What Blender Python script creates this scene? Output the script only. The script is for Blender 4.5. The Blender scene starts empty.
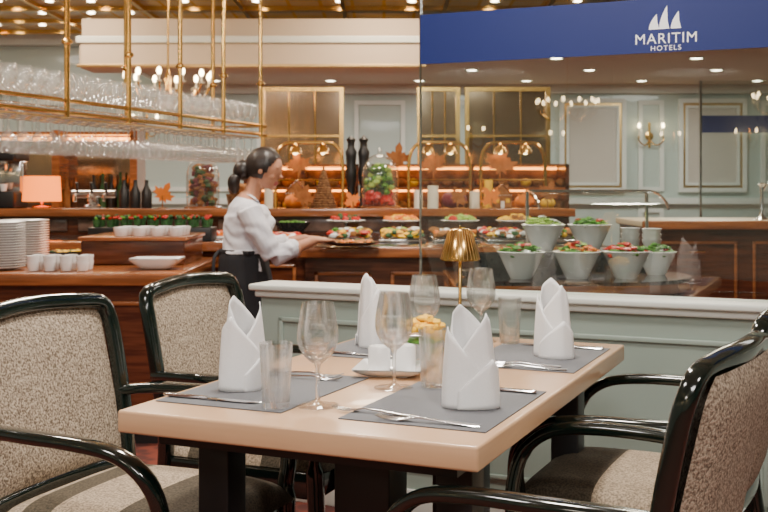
import bpy, bmesh, math, random
from mathutils import Vector, Matrix, noise
random.seed(7)
PI=math.pi
# ------------------------------------------------------------ materials
def mat(name,col,rough=.5,metal=0,emis=None,estr=0,coat=0,noise_s=0,col2=None,bump=0,tex='noise',spec=.5,sub=0):
    m=bpy.data.materials.new(name); m.use_nodes=True
    nt=m.node_tree; b=nt.nodes['Principled BSDF']
    b.inputs['Base Color'].default_value=(*col,1); b.inputs['Roughness'].default_value=rough
    b.inputs['Metallic'].default_value=metal; b.inputs['Coat Weight'].default_value=coat
    b.inputs['Specular IOR Level'].default_value=spec
    if sub: b.inputs['Subsurface Weight'].default_value=sub; b.inputs['Subsurface Radius'].default_value=(.01,.004,.002)
    if coat: b.inputs['Coat Roughness'].default_value=.05
    if emis: b.inputs['Emission Color'].default_value=(*emis,1); b.inputs['Emission Strength'].default_value=estr
    if noise_s:
        tc=nt.nodes.new('ShaderNodeTexCoord')
        if tex=='noise':
            t=nt.nodes.new('ShaderNodeTexNoise'); t.inputs['Scale'].default_value=noise_s; t.inputs['Detail'].default_value=3; out=t.outputs['Fac']
        elif tex=='voro':
            t=nt.nodes.new('ShaderNodeTexVoronoi'); t.inputs['Scale'].default_value=noise_s; out=t.outputs['Distance']
        elif tex=='wood':
            mp=nt.nodes.new('ShaderNodeMapping'); mp.inputs['Scale'].default_value=(1,1,12)
            t=nt.nodes.new('ShaderNodeTexNoise'); t.inputs['Scale'].default_value=noise_s; t.inputs['Detail'].default_value=5
            nt.links.new(tc.outputs['Object'],mp.inputs[0]); nt.links.new(mp.outputs[0],t.inputs['Vector']); out=t.outputs['Fac']
        if tex!='wood': nt.links.new(tc.outputs['Object'],t.inputs['Vector'])
        r=nt.nodes.new('ShaderNodeValToRGB'); r.color_ramp.elements[0].position=.37; r.color_ramp.elements[1].position=.63
        r.color_ramp.elements[0].color=(*(col2 or col),1); r.color_ramp.elements[1].color=(*col,1)
        nt.links.new(out,r.inputs[0]); nt.links.new(r.outputs[0],b.inputs['Base Color'])
        if bump:
            bp=nt.nodes.new('ShaderNodeBump'); bp.inputs['Strength'].default_value=bump; bp.inputs['Distance'].default_value=.004
            nt.links.new(out,bp.inputs['Height']); nt.links.new(bp.outputs[0],b.inputs['Normal'])
    return m
def glassmat(name,tint=(.97,.98,.98),lo=.04,hi=.75,power=2.5,rough=.02,dif=0):
    m=bpy.data.materials.new(name); m.use_nodes=True; nt=m.node_tree; nt.nodes.clear()
    o=nt.nodes.new('ShaderNodeOutputMaterial'); mx=nt.nodes.new('ShaderNodeMixShader')
    tr=nt.nodes.new('ShaderNodeBsdfTransparent'); tr.inputs[0].default_value=(*tint,1)
    g=nt.nodes.new('ShaderNodeBsdfGlossy'); g.inputs['Roughness'].default_value=rough
    lw=nt.nodes.new('ShaderNodeLayerWeight'); lw.inputs[0].default_value=.5
    pw=nt.nodes.new('ShaderNodeMath'); pw.operation='POWER'; pw.inputs[1].default_value=power
    mr=nt.nodes.new('ShaderNodeMapRange'); mr.inputs['To Min'].default_value=lo; mr.inputs['To Max'].default_value=hi
    nt.links.new(lw.outputs['Facing'],pw.inputs[0]); nt.links.new(pw.outputs[0],mr.inputs[0])
    nt.links.new(mr.outputs[0],mx.inputs[0]); nt.links.new(tr.outputs[0],mx.inputs[1]); nt.links.new(g.outputs[0],mx.inputs[2])
    last=mx.outputs[0]
    if dif:
        d=nt.nodes.new('ShaderNodeBsdfTranslucent'); d.inputs[0].default_value=(1,.97,.92,1)
        d2=nt.nodes.new('ShaderNodeBsdfDiffuse'); d2.inputs[0].default_value=(1,.97,.92,1)
        a=nt.nodes.new('ShaderNodeMixShader'); a.inputs[0].default_value=.5; nt.links.new(d.outputs[0],a.inputs[1]); nt.links.new(d2.outputs[0],a.inputs[2])
        k=nt.nodes.new('ShaderNodeMixShader'); k.inputs[0].default_value=dif; nt.links.new(last,k.inputs[1]); nt.links.new(a.outputs[0],k.inputs[2]); last=k.outputs[0]
    nt.links.new(last,o.inputs[0]); return m
def realglass(name,tr=.55):
    m=bpy.data.materials.new(name); m.use_nodes=True; nt=m.node_tree; nt.nodes.clear()
    o=nt.nodes.new('ShaderNodeOutputMaterial'); g=nt.nodes.new('ShaderNodeBsdfGlass'); g.inputs['IOR'].default_value=1.5; g.inputs['Roughness'].default_value=0
    t=nt.nodes.new('ShaderNodeBsdfTransparent'); k=nt.nodes.new('ShaderNodeMixShader'); k.inputs[0].default_value=tr
    nt.links.new(g.outputs[0],k.inputs[1]); nt.links.new(t.outputs[0],k.inputs[2]); nt.links.new(k.outputs[0],o.inputs[0]); return m
M={}
M['lacquer']=mat('black_lacquer',(.003,.009,.007),.14,coat=.9)
M['fabric']=mat('woven_fabric',(.58,.48,.36),.9,noise_s=185,col2=(.15,.11,.075),bump=.7,tex='noise')
M['tabletop']=mat('table_veneer',(.66,.42,.245),.25,noise_s=3,col2=(.62,.385,.22),tex='wood',coat=.15)
M['matgrey']=mat('placemat_vinyl',(.15,.155,.17),.75,noise_s=500,col2=(.115,.12,.13),bump=.2)
M['black']=mat('black_matt',(.012,.012,.013),.4)
M['linen']=mat('white_linen',(.93,.93,.93),.8,noise_s=400,col2=(.89,.89,.89),bump=.1)
M['steel']=mat('cutlery_steel',(.75,.75,.76),.18,metal=1)
M['glass']=realglass('clear_glass')
M['bglass']=glassmat('thin_glass',lo=.06,hi=.8,power=2,dif=.05)
M['rglass']=glassmat('bar_glass',lo=.10,hi=.95,power=1.6,rough=.08,dif=.09)
M['pane']=glassmat('pane_glass',tint=(.93,.97,.96),lo=.09,hi=.6,power=4,rough=.01)
M['brass']=mat('brass',(.83,.50,.15),.2,metal=1)
M['brassd']=mat('brass_satin',(.6,.40,.17),.35,metal=1)
M['porc']=mat('porcelain',(.92,.92,.91),.2,coat=.4)
M['mint']=mat('mint_wall_paint',(.47,.55,.51),.3,coat=.3)
M['mintp']=mat('partition_paint',(.31,.38,.335),.4,noise_s=2,col2=(.295,.365,.32))
M['mintl']=mat('mint_moulding',(.70,.73,.68),.4)
M['white']=mat('ceiling_white',(.58,.47,.36),.7)
M['wood']=mat('mahogany_wood',(.13,.036,.014),.25,noise_s=4,col2=(.06,.015,.007),tex='wood',coat=.4)
M['woodl']=mat('cherry_wood',(.36,.12,.036),.22,noise_s=4,col2=(.22,.068,.02),tex='wood',coat=.5)
M['stone']=mat('black_granite',(.02,.02,.022),.12,noise_s=90,col2=(.05,.05,.05),coat=.5)
M['marble']=mat('brown_marble',(.20,.12,.09),.2,noise_s=8,col2=(.08,.045,.035))
M['cream']=mat('cream_top',(.72,.62,.46),.35)
M['carpet']=mat('carpet_red',(.22,.05,.03),.95,noise_s=14,col2=(.10,.03,.025),tex='voro')
M['blue']=mat('blue_film',(.002,.014,.13),.5,emis=(.005,.03,.35),estr=.03)
M['signw']=mat('white_film',(.9,.9,.9),.6,emis=(1,1,1),estr=.25)
M['shade']=mat('orange_shade',(.9,.30,.04),.8,emis=(1,.19,.012),estr=2.6)
M['bulb']=mat('bulb',(1,.9,.7),.5,emis=(1,.72,.38),estr=26)
M['spot']=mat('downlight_lens',(1,.95,.85),.5,emis=(1,.86,.64),estr=26)
M['glow']=mat('warm_glow',(1,.6,.3),.5,emis=(1,.32,.045),estr=13)
M['green']=mat('salad_green',(.10,.32,.02),.6,noise_s=60,col2=(.04,.15,.01))
M['green2']=mat('lettuce',(.36,.55,.09),.6)
M['herb']=mat('herb_green',(.04,.14,.035),.6,noise_s=60,col2=(.015,.05,.015))
M['red']=mat('tomato_red',(.6,.02,.01),.35)
M['orange']=mat('pumpkin_orange',(.85,.22,.015),.5)
M['yellow']=mat('petal_yellow',(.95,.55,.015),.6)
M['brown']=mat('bread_brown',(.42,.18,.05),.8,noise_s=20,col2=(.24,.09,.02))
M['leaf']=mat('autumn_leaf',(.42,.15,.04),.8,noise_s=20,col2=(.28,.09,.02))
M['skin']=mat('skin',(.47,.225,.135),.5,noise_s=30,col2=(.44,.205,.12),sub=.15)
M['hair']=mat('black_hair',(.008,.006,.005),.4,noise_s=40,col2=(.020,.012,.009),bump=.4)
M['shirt']=mat('white_shirt',(.72,.72,.77),.85,noise_s=11,col2=(.57,.57,.63),bump=1)
M['apron']=mat('black_apron',(.012,.013,.018),.8,noise_s=8,col2=(.008,.008,.011),bump=.8)
M['wax']=mat('wax',(.85,.78,.62),.5,emis=(1,.8,.5),estr=.08)
M['lip']=mat('lip',(.36,.09,.08),.4)
M['eye']=mat('eye_white',(.7,.7,.7),.3)
M['basket']=mat('wicker',(.3,.15,.06),.9,noise_s=60,col2=(.12,.05,.02),bump=.8)
M['purple']=mat('pumpkin_purple',(.18,.02,.04),.4)
M['beige']=mat('beige_panel',(.55,.51,.45),.3)
M['mirror']=mat('bronze_mirror',(.50,.36,.24),.10,metal=.9)
M['chrome']=mat('chrome',(.7,.7,.7),.12,metal=1)
def seatmat():
    m=bpy.data.materials.new('striped_seat_fabric'); m.use_nodes=True; nt=m.node_tree; b=nt.nodes['Principled BSDF']; b.inputs['Roughness'].default_value=.9
    tc=nt.nodes.new('ShaderNodeTexCoord'); sx=nt.nodes.new('ShaderNodeSeparateXYZ'); nt.links.new(tc.outputs['Object'],sx.inputs[0])
    mr=nt.nodes.new('ShaderNodeMapRange'); mr.inputs['From Min'].default_value=-.3; mr.inputs['From Max'].default_value=.3; nt.links.new(sx.outputs['X'],mr.inputs[0])
    r=nt.nodes.new('ShaderNodeValToRGB'); r.color_ramp.interpolation='CONSTANT'
    e=r.color_ramp.elements; e[0].color=(.56,.44,.31,1); e[1].position=.60; e[1].color=(.10,.078,.05,1)
    for p,c in ((.20,(.12,.095,.06,1)),(.33,(.56,.44,.31,1)),(.95,(.56,.44,.31,1))):
        x=e.new(p); x.color=c
    nt.links.new(mr.outputs[0],r.inputs[0])
    n=nt.nodes.new('ShaderNodeTexNoise'); n.inputs['Scale'].default_value=200; nt.links.new(tc.outputs['Object'],n.inputs['Vector'])
    rr=nt.nodes.new('ShaderNodeValToRGB'); rr.color_ramp.elements[0].position=.36; rr.color_ramp.elements[0].color=(.42,.42,.42,1); rr.color_ramp.elements[1].position=.62
    nt.links.new(n.outputs['Fac'],rr.inputs[0])
    mx=nt.nodes.new('ShaderNodeMix'); mx.data_type='RGBA'; mx.blend_type='MULTIPLY'; mx.inputs[0].default_value=1
    nt.links.new(r.outputs[0],mx.inputs[6]); nt.links.new(rr.outputs[0],mx.inputs[7]); nt.links.new(mx.outputs[2],b.inputs['Base Color'])
    return m
M['seat']=seatmat()
def ceilmat():
    m=bpy.data.materials.new('mirror_tile_ceiling'); m.use_nodes=True; nt=m.node_tree; b=nt.nodes['Principled BSDF']
    tc=nt.nodes.new('ShaderNodeTexCoord'); t=nt.nodes.new('ShaderNodeTexBrick'); t.offset=0
    t.inputs['Scale'].default_value=1.6; t.inputs['Mortar Size'].default_value=.03; t.inputs['Brick Width'].default_value=.5; t.inputs['Row Height'].default_value=.5
    t.inputs['Color1'].default_value=(.90,.88,.84,1); t.inputs['Color2'].default_value=(.70,.68,.65,1); t.inputs['Mortar'].default_value=(.85,.58,.25,1)
    nt.links.new(tc.outputs['Object'],t.inputs['Vector']); nt.links.new(t.outputs['Color'],b.inputs['Base Color'])
    b.inputs['Roughness'].default_value=.12; b.inputs['Metallic'].default_value=.4
    return m
M['ceil']=ceilmat()

# ------------------------------------------------------------ mesh builder
def catmull(pts,n=6):
    P=[Vector(p) for p in pts]; out=[]
    for i in range(len(P)-1):
        p0=P[max(i-1,0)];p1=P[i];p2=P[i+1];p3=P[min(i+2,len(P)-1)]
        for k in range(n):
            t=k/n
            out.append(.5*((2*p1)+(p2-p0)*t+(2*p0-5*p1+4*p2-p3)*t*t+(3*p1-p0-3*p2+p3)*t**3))
    out.append(P[-1]); return out
class MB:
    def __init__(s): s.v=[];s.f=[];s.m=[];s.mats=[]
    def mi(s,m):
        mm=M[m]
        if mm not in s.mats: s.mats.append(mm)
        return s.mats.index(mm)
    def add(s,vs,fs,m,X=None):
        o=len(s.v); k=s.mi(m)
        s.v+= [ (X@Vector(v) if X else Vector(v)) for v in vs]
        s.f+= [tuple(i+o for i in f) for f in fs]; s.m+=[k]*len(fs)
    def box(s,c,d,m,bev=0,rot=None,X=None):
        bm=bmesh.new(); bmesh.ops.create_cube(bm,size=1)
        for v in bm.verts: v.co=Vector((v.co.x*d[0],v.co.y*d[1],v.co.z*d[2]))
        if bev: bmesh.ops.bevel(bm,geom=bm.edges[:],offset=bev,segments=3,profile=.5,affect='EDGES')
        T=Matrix.Translation(c)
        if rot is not None: T=T@(rot if isinstance(rot,Matrix) else Matrix.Rotation(rot,4,'Z'))
        if X: T=X@T
        for i,v in enumerate(bm.verts): v.index=i
        s.add([v.co.copy() for v in bm.verts],[tuple(v.index for v in f.verts) for f in bm.faces],m,T); bm.free()
    def span(s,x0,x1,y0,y1,z0,z1,m,bev=0): s.box(((x0+x1)/2,(y0+y1)/2,(z0+z1)/2),(x1-x0,y1-y0,z1-z0),m,bev)
    def lathe(s,prof,m,c=(0,0,0),segs=24,X=None,sx=1,sy=1):
        vs=[];fs=[];n=len(prof)
        for r,z in prof:
            for k in range(segs):
                a=2*PI*k/segs; vs.append((c[0]+r*sx*math.cos(a),c[1]+r*sy*math.sin(a),c[2]+z))
        for i in range(n-1):
            for k in range(segs):
                k2=(k+1)%segs; fs.append((i*segs+k,i*segs+k2,(i+1)*segs+k2,(i+1)*segs+k))
        if prof[0][0]<=.0011: fs.append(tuple(range(segs))[::-1])
        if prof[-1][0]<=.0011: fs.append(tuple((n-1)*segs+k for k in range(segs)))
        s.add(vs,fs,m,X)
    def tube(s,pts,rad,m,segs=10,nrm=(1,0,0),sq=1.0,X=None):
        P=[Vector(p) for p in pts]; n=len(P)
        if not isinstance(rad,list): rad=[rad]*n
        N=Vector(nrm); vs=[];fs=[]
        for i in range(n):
            T=(P[min(i+1,n-1)]-P[max(i-1,0)]).normalized()
            N=(N-T*N.dot(T))
            if N.length<1e-4: N=T.orthogonal()
            N.normalize(); B=T.cross(N)
            r=rad[i]; a,b=(r if isinstance(r,tuple) else (r,r))
            for k in range(segs):
                t=2*PI*(k+.5)/segs; c_,s_=math.cos(t),math.sin(t)
                c_=math.copysign(abs(c_)**sq,c_); s_=math.copysign(abs(s_)**sq,s_)
                vs.append(P[i]+N*a*c_+B*b*s_)
        for i in range(n-1):
            for k in range(segs):
                k2=(k+1)%segs; fs.append((i*segs+k,i*segs+k2,(i+1)*segs+k2,(i+1)*segs+k))
        fs.append(tuple(range(segs))[::-1]); fs.append(tuple((n-1)*segs+k for k in range(segs)))
        s.add(vs,fs,m,X)
    def ball(s,c,r,m,segs=12,rings=8,X=None,lump=0):
        if not isinstance(r,tuple): r=(r,r,r)
        vs=[(0,0,-1)];fs=[]
        for i in range(1,rings):
            ph=-PI/2+PI*i/rings
            for k in range(segs):
                a=2*PI*k/segs; vs.append((math.cos(ph)*math.cos(a),math.cos(ph)*math.sin(a),math.sin(ph)))
        vs.append((0,0,1)); L=len(vs)-1
        for k in range(segs):
            k2=(k+1)%segs; fs.append((0,1+k2,1+k)); fs.append((L,L-segs+k,L-segs+k2))
            for i in range(rings-2):
                a=1+i*segs; fs.append((a+k,a+k2,a+segs+k2,a+segs+k))
        vv=[]
        for v in vs:
            q=1+(random.uniform(-lump,lump) if lump else 0)
            vv.append((c[0]+v[0]*r[0]*q,c[1]+v[1]*r[1]*q,c[2]+v[2]*r[2]*q))
        s.add(vv,fs,m,X)
    def grid(s,fn,nu,nv,m,X=None):
        vs=[fn(i/nu,j/nv) for i in range(nu+1) for j in range(nv+1)]; fs=[]
        for i in range(nu):
            for j in range(nv):
                a=i*(nv+1)+j; fs.append((a,a+nv+1,a+nv+2,a+1))
        s.add(vs,fs,m,X)
    def obj(s,name,loc=(0,0,0),rz=0,smooth=True,ang=40,recalc=True):
        me=bpy.data.meshes.new(name); me.from_pydata([tuple(v) for v in s.v],[],s.f)
        for mm in s.mats: me.materials.append(mm)
        me.polygons.foreach_set('material_index',s.m); 
        if recalc:
            bm=bmesh.new(); bm.from_mesh(me); bmesh.ops.recalc_face_normals(bm,faces=bm.faces[:]); bm.to_mesh(me); bm.free()
        if smooth:
            me.polygons.foreach_set('use_smooth',[True]*len(me.polygons)); me.set_sharp_from_angle(angle=math.radians(ang))
        me.update(); o=bpy.data.objects.new(name,me); bpy.context.scene.collection.objects.link(o)
        o.location=loc; o.rotation_euler=(0,0,rz); return o
def dup(o,loc,rz=0,s=1):
    n=bpy.data.objects.new(o.name.split('.')[0],o.data); bpy.context.scene.collection.objects.link(n)
    n.location=loc; n.rotation_euler=(0,0,rz); n.scale=(s,s,s)
    return n
def parent(ch,p):
    bpy.context.view_layer.update(); ch.parent=p; ch.matrix_parent_inverse=p.matrix_world.inverted()

# ------------------------------------------------------------ layout frame of the dining table
A=Vector((-.539,2.152)); U=Vector((.9164,-.4003)); V=Vector((.4003,.9164)); TA=math.atan2(-.4003,.9164)
TW,TL=.766,1.31
def L(u,v,z=.75):
    p=A+U*u+V*v; return (p.x,p.y,z)

# ------------------------------------------------------------ room
YF=-6
b=MB(); b.span(-6,6.5,YF,12.6,-.1,0,'carpet'); b.obj('floor',smooth=False)
b=MB(); b.span(-6,6.5,YF,12.6,3.0,3.1,'ceil'); b.obj('ceiling',smooth=False)
b=MB(); b.span(-6,6.5,12.6,12.75,0,3.0,'mint'); b.obj('wall_back',smooth=False)
b=MB(); b.span(-6.15,-6,YF,12.6,0,3.0,'mint'); b.obj('wall_left',smooth=False)
b=MB(); b.span(6.5,6.65,YF,12.6,0,3.0,'mint'); b.obj('wall_right',smooth=False)
b=MB(); b.span(-6,6.5,YF-.15,YF,0,3.0,'mint'); b.obj('wall_front',smooth=False)
b=MB()
def rectframe(b,x0,x1,z0,z1,y,w,m,d=.03):
    b.span(x0,x1,y-d,y,z0,z0+w,m); b.span(x0,x1,y-d,y,z1-w,z1,m); b.span(x0,x0+w,y-d,y,z0+w,z1-w,m); b.span(x1-w,x1,y-d,y,z0+w,z1-w,m)
for x0,x1 in ((-5.6,-4.5),(-4.3,-3.1),(-2.9,-1.7),(-1.5,-.55),(-.35,.25),(.45,1.25),(1.4,1.85),(3.0,3.3),(4.45,5.4)):
    rectframe(b,x0,x1,1.15,2.22,12.6,.05,'mintl'); rectframe(b,x0,x1,.2,.95,12.6,.05,'mintl')
b.span(-6,6.5,12.53,12.6,1.0,1.07,'mintl'); b.span(-6,6.5,12.5,12.6,0,.14,'mintl'); b.span(-6,6.5,12.48,12.6,2.30,2.40,'mintl'); b.span(-6,6.5,12.42,12.6,2.86,3.0,'mintl')
b.obj('trim_back',smooth=False)
def wallframe(xc,w,z0,z1):
    b=MB(); y=12.6; rectframe(b,xc-w/2,xc+w/2,z0,z1,y,.05,'mintl',.06); rectframe(b,xc-w/2+.05,xc+w/2-.05,z0+.05,z1-.05,y,.03,'brassd',.04); rectframe(b,xc-w/2+.08,xc+w/2-.08,z0+.08,z1-.08,y,.03,'mintl',.045)
    b.span(xc-w/2+.09,xc+w/2-.09,y-.025,y-.005,z0+.09,z1-.09,'beige'); b.obj('wall_mirror',smooth=False)
wallframe(2.46,.78,1.14,2.24); wallframe(3.87,.80,1.14,2.24)
b=MB(); b.span(-2.55,6.5,9.0,12.6,2.40,2.62,'white'); b.span(-2.55,.34,8.9,9.3,2.19,2.42,'white',.03); b.span(-2.57,.36,8.88,8.92,2.40,2.46,'mintl',.01); b.span(-2.56,.35,8.885,8.91,2.20,2.225,'brassd',.004)
b.span(-2.57,-2.53,9.2,12.6,2.38,2.66,'mintl',.01)
b.obj('ceiling_soffit',smooth=False)
b=MB()
for x in (-5.4,-4.4,-3.4,-2.4,-1.4,-.4,.6,1.6): b.span(x-.02,x+.02,9.6,12.4,2.955,3.0,'brass')
for y in (9.8,10.6,11.4,12.2): b.span(-6,2,y-.02,y+.02,2.95,2.998,'brass')
b.obj('brass_ceiling_grid',smooth=False)
dl=MB()
for x in (-1.9,-.6,.4,1.6,2.9,4.2):
    for y in (9.9,10.9,12.0):
        X=x+(.5 if y==10.9 else 0)
        dl.lathe([(.001,-.003),(.055,-.003)],'spot',(X,y,2.396),12); dl.lathe([(.055,-.004),(.07,-.008),(.075,.004)],'chrome',(X,y,2.396),12)
for x in (-5.2,-4.7,-4.2,-3.7,-3.2,-2.8,-1.9,-1.2,-.4,.3,1.1,1.9):
    for y in (10.3,11.0,11.8):
        if x<-2.7 or y<10.5: dl.lathe([(.001,0),(.04,0)],'spot',(x+(y-10.4)*.3,y,2.99),10)
dl.obj('recessed_downlights')

# ------------------------------------------------------------ partition with glass
PV=1.85
b=MB(); x0,x1=-.74,2.6
b.span(x0,x1,0,.12,0,.80,'mintp'); 
b.span(x0-.04,x1,-.035,.155,.80,.825,'mintl',.008); b.span(x0-.02,x1,-.018,.138,.775,.80,'mintl',.006)
b.span(x0-.01,x1,-.014,0,0,.10,'mintl',.004)
def pf(xa,xb,za,zb,w=.018):
    for q in ((xa,xb,za,za+w),(xa,xb,zb-w,zb),(xa,xa+w,za,zb),(xb-w,xb,za,zb)): b.span(q[0],q[1],-.010,0,q[2],q[3],'mintp',.004)
pf(-.66,-.02,.17,.70); pf(.08,1.12,.17,.70); pf(1.22,2.4,.17,.70)
part=b.obj('partition_wall',loc=L(0,PV,0),rz=TA)
b=MB(); b.span(-.097,2.58,.055,.063,.826,2.95,'pane'); b.span(-.101,-.096,.053,.065,.826,2.95,'chrome')
pane=b.obj('glass_pane',loc=L(0,PV,0),rz=TA,smooth=False)
b=MB(); b.span(-.095,2.58,.048,.053,1.652,1.834,'blue'); 
def tri(b,pts):
    b.add([(p[0],.046,p[1]) for p in pts],[tuple(range(len(pts)))],'signw')
cx=.79
for i,(a,h) in enumerate(((-.040,.052),(-.006,.078),(.032,.058))):
    pts=[(cx+a-.016,1.730)]+[(cx+a-.016+.026*(t/6)**1.8,1.730+h*(t/6)) for t in range(1,7)]+[(cx+a+.012,1.755),(cx+a+.018,1.730)]
    tri(b,pts)
sign=b.obj('blue_sign_band',loc=L(0,PV,0),rz=TA,smooth=False,recalc=False)
def text(t,u,z,size,p,yo=.0455,sp=1.0):
    c=bpy.data.curves.new('lettering','FONT'); c.body=t; c.size=size; c.align_x='CENTER'; c.extrude=.0004; c.offset=0; c.space_character=sp
    o=bpy.data.objects.new('lettering',c); bpy.context.scene.collection.objects.link(o)
    w=L(u,PV+yo,z); o.location=w; o.rotation_euler=(PI/2,0,TA); c.materials.append(M['signw']); parent(o,p)
text('MARITIM',cx,1.682,.049,sign,sp=1.1); text('HOTELS',cx,1.658,.024,sign,sp=1.25)

# ------------------------------------------------------------ dining table
b=MB()
b.box((TW/2,TL/2,.727),(TW,TL,.046),'tabletop',.006)
b.box((TW/2,TL/2,.69),(TW-.12,TL-.12,.03),'black')
for u in (.11,.655):
    for v in (.22,1.09): b.box((u,v,.34),(.075,.075,.68),'black',.004)
for v in (.36,.95):
    b.box((.40,v,.36),(.13,.10,.64),'black',.004); b.box((.385,v,.025),(.5,.09,.05),'black',.006)
table=b.obj('dining_table',loc=(A.x,A.y,0),rz=TA)
for u,v in ((.17,.315),(.596,.315),(.17,.995),(.596,.995)):
    b=MB(); b.box((0,0,.0012),(.30,.425,.0024),'matgrey',.0008)
    b.obj('placemat',loc=L(u,v,.7502),rz=TA)
Z=.7530
# ------------------------------------------------------------ chairs  (local: faces +x)
def chair_mesh():
    b=MB()
    half=[(-.335,.235,.0),(-.285,.24,.22),(-.245,.25,.44),(-.262,.258,.62),(-.295,.258,.80),(-.312,.252,.865),(-.320,.225,.893),(-.328,.15,.902),(-.338,.07,.907),(-.342,0,.908)]
    full=half+[(x,-y,z) for x,y,z in half[-2::-1]]
    P=catmull(full,6); 
    rad=[(.018+.004*(p.z<.5),.020) for p in P]
    b.tube(P,rad,'lacquer',12,nrm=(1,0,0),sq=.6)
    b.tube(catmull([(-.25,.25,.47),(-.268,0,.475),(-.25,-.25,.47)],6),(.016,.020),'lacquer',8,nrm=(1,0,0),sq=.6)
    def pad(side):
        def fn(i,j):
            y=(i-.5)*2; z=j
            zz=.485+z*(.892-.485); 
            wy=.240
            if z>.88: wy-= .03*((z-.88)/.12)**2
            Y=y*wy
            bx=-.252-.085*max(0,(zz-.47)/.42)**1.2-.012*(1-y*y)
            e=(1-abs(y)**6)*(1-abs(2*z-1)**8)
            return (bx+side*(.006+.022*max(e,0)),Y,zz)
        return fn
    b.grid(pad(1),16,16,'fabric'); b.grid(pad(-1),16,16,'fabric')
    for s in (1,-1):
        arm=[(-.272,.258*s,.655),(-.20,.280*s,.662),(-.08,.300*s,.665),(.06,.303*s,.662),(.155,.297*s,.645),(.215,.285*s,.595),(.235,.268*s,.52),(.232,.255*s,.43),(.236,.248*s,.25),(.245,.243*s,0)]
        P=catmull(arm,6); R=[]
        for p in P:
            if p.z>.6: R.append((.014,.024))
            elif p.z>.45: R.append((.016,.021))
            else: R.append((.017+.008*p.z/.45,.017+.008*p.z/.45))
        b.tube(P,R,'lacquer',12,nrm=(0,0,1),sq=.65)
        b.box((-.005,.243*s,.385),(.47,.03,.075),'lacquer',.006)
    b.box((.225,0,.385),(.03,.47,.075),'lacquer',.006); b.box((-.235,0,.385),(.03,.47,.075),'lacquer',.006)
    def seat(top):
        def fn(i,j):
            x=(i-.5)*2; y=(j-.5)*2
            e=max(0,(1-abs(x)**7))*max(0,(1-abs(y)**7))
            w=.252-.012*(x<0)*abs(x)
            return (.005+x*.258,y*w,(.425+.062*e**.45+.012*(1-x*x)*(1-y*y)) if top else .405+.02*(1-e**.3))
        return fn
    b.grid(seat(1),20,20,'seat'); b.grid(seat(0),20,20,'seat')
    return b
c0=chair_mesh().obj('dining_chair',loc=L(-.17,.33,0),rz=TA,ang=55)
dup(c0,L(-.215,1.07,0),TA+.03)
dup(c0,L(.845,.30,0),TA+PI-.14)
dup(c0,L(.865,.97,0),TA+PI-.03)

# ------------------------------------------------------------ glassware
wp=[(.001,.000),(.044,.000),(.045,.0015),(.040,.003),(.015,.006),(.006,.011),(.0045,.02),(.0042,.055),(.0045,.076),(.007,.085),(.018,.093),(.030,.104),(.039,.120),(.043,.138),(.0425,.155),(.039,.178),(.034,.205),(.0325,.213),(.0315,.213),(.0328,.204),(.0376,.178),(.0410,.155),(.0415,.138),(.0375,.121),(.029,.106),(.017,.0957),(.001,.091)]
b=MB(); b.lathe(wp,'glass',segs=40); wg=b.obj('wine_glass',loc=L(.353,.198,.7505),ang=60)
for u,v in ((.420,.441),(.306,.917),(.372,1.20)): dup(wg,L(u,v,.7505))
b=MB(); b.lathe([(.001,0),(.027,0),(.0285,.003),(.0345,.13),(.0333,.13),(.0275,.016),(.025,.012),(.001,.011)],'glass',segs=36); tg=b.obj('water_tumbler',loc=L(.285,.145,.753),ang=50)
dup(tg,L(.500,.480,.753)); dup(tg,L(.461,1.19,.7530))

# ------------------------------------------------------------ napkins
def napkin(seed):
    b=MB()
    def layer(th0,th1,pk,H,k,rx,ry,low,lean=0):
        def fn(i,j):
            th=th0+(th1-th0)*i; d=abs(((th-pk+PI)%(2*PI))-PI)
            h=max(low,H-k*d-.010*(d*d)); z=h*j; q=z/.205
            f=1-.30*q**1.6
            wob=1+.04*math.sin(3*th+seed)+.025*math.sin(7*th)*(.4+q)
            return (rx*f*wob*math.cos(th)+lean*q*q,ry*f*wob*math.sin(th),z)
        return fn
    b.grid(layer(0,2*PI,2.3,.207,.022,.052,.031,.12,.004),48,14,'linen')
    b.grid(layer(-2.7,1.1,-.35,.192,.036,.0555,.035,.08,-.004),40,14,'linen')
    b.grid(layer(1.9,5.2,3.6,.165,.040,.059,.038,.05,-.002),36,12,'linen')
    b.grid(layer(-1.9,1.2,-.5,.100,.032,.0605,.040,.03,0),30,8,'linen')
    return b
for i,(u,v,r) in enumerate(((.126,.288,1.0),(.645,.303,.25),(.119,.977,2.2),(.640,.994,-.4))):
    o=napkin(i*1.7).obj('folded_napkin',loc=L(u,v,Z+.0005),rz=TA+r,ang=60); md=o.modifiers.new('t','SOLIDIFY'); md.thickness=.0018; md.offset=-1

# ------------------------------------------------------------ cutlery
def strip(b,st,m='steel',th=.0022):
    vs=[];fs=[]
    for x,w,y,z in st:
        vs+=[(x,y-w,z),(x,y-w*.6,z+th),(x,y+w*.6,z+th),(x,y+w,z),(x,y+w*.6,z-th*.4),(x,y-w*.6,z-th*.4)]
    n=len(st)
    for i in range(n-1):
        for k in range(6):
            k2=(k+1)%6; fs.append((i*6+k,i*6+k2,(i+1)*6+k2,(i+1)*6+k))
    fs.append((5,4,3,2,1,0)); fs.append(tuple((n-1)*6+k for k in range(6)))
    b.add(vs,fs,m)
def fork():
    b=MB(); strip(b,[(0,.006,0,.002),(.01,.0095,0,.002),(.04,.008,0,.003),(.09,.0045,0,.006),(.125,.0035,0,.008),(.14,.006,0,.006),(.150,.0115,0,.004),(.160,.013,0,.003)])
    for k in (-1.5,-.5,.5,1.5): strip(b,[(.158,.0024,k*.0072,.003),(.175,.0020,k*.0072,.0025),(.195,.0016,k*.0070,.005),(.207,.0007,k*.0068,.009)],th=.0016)
    return b
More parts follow.
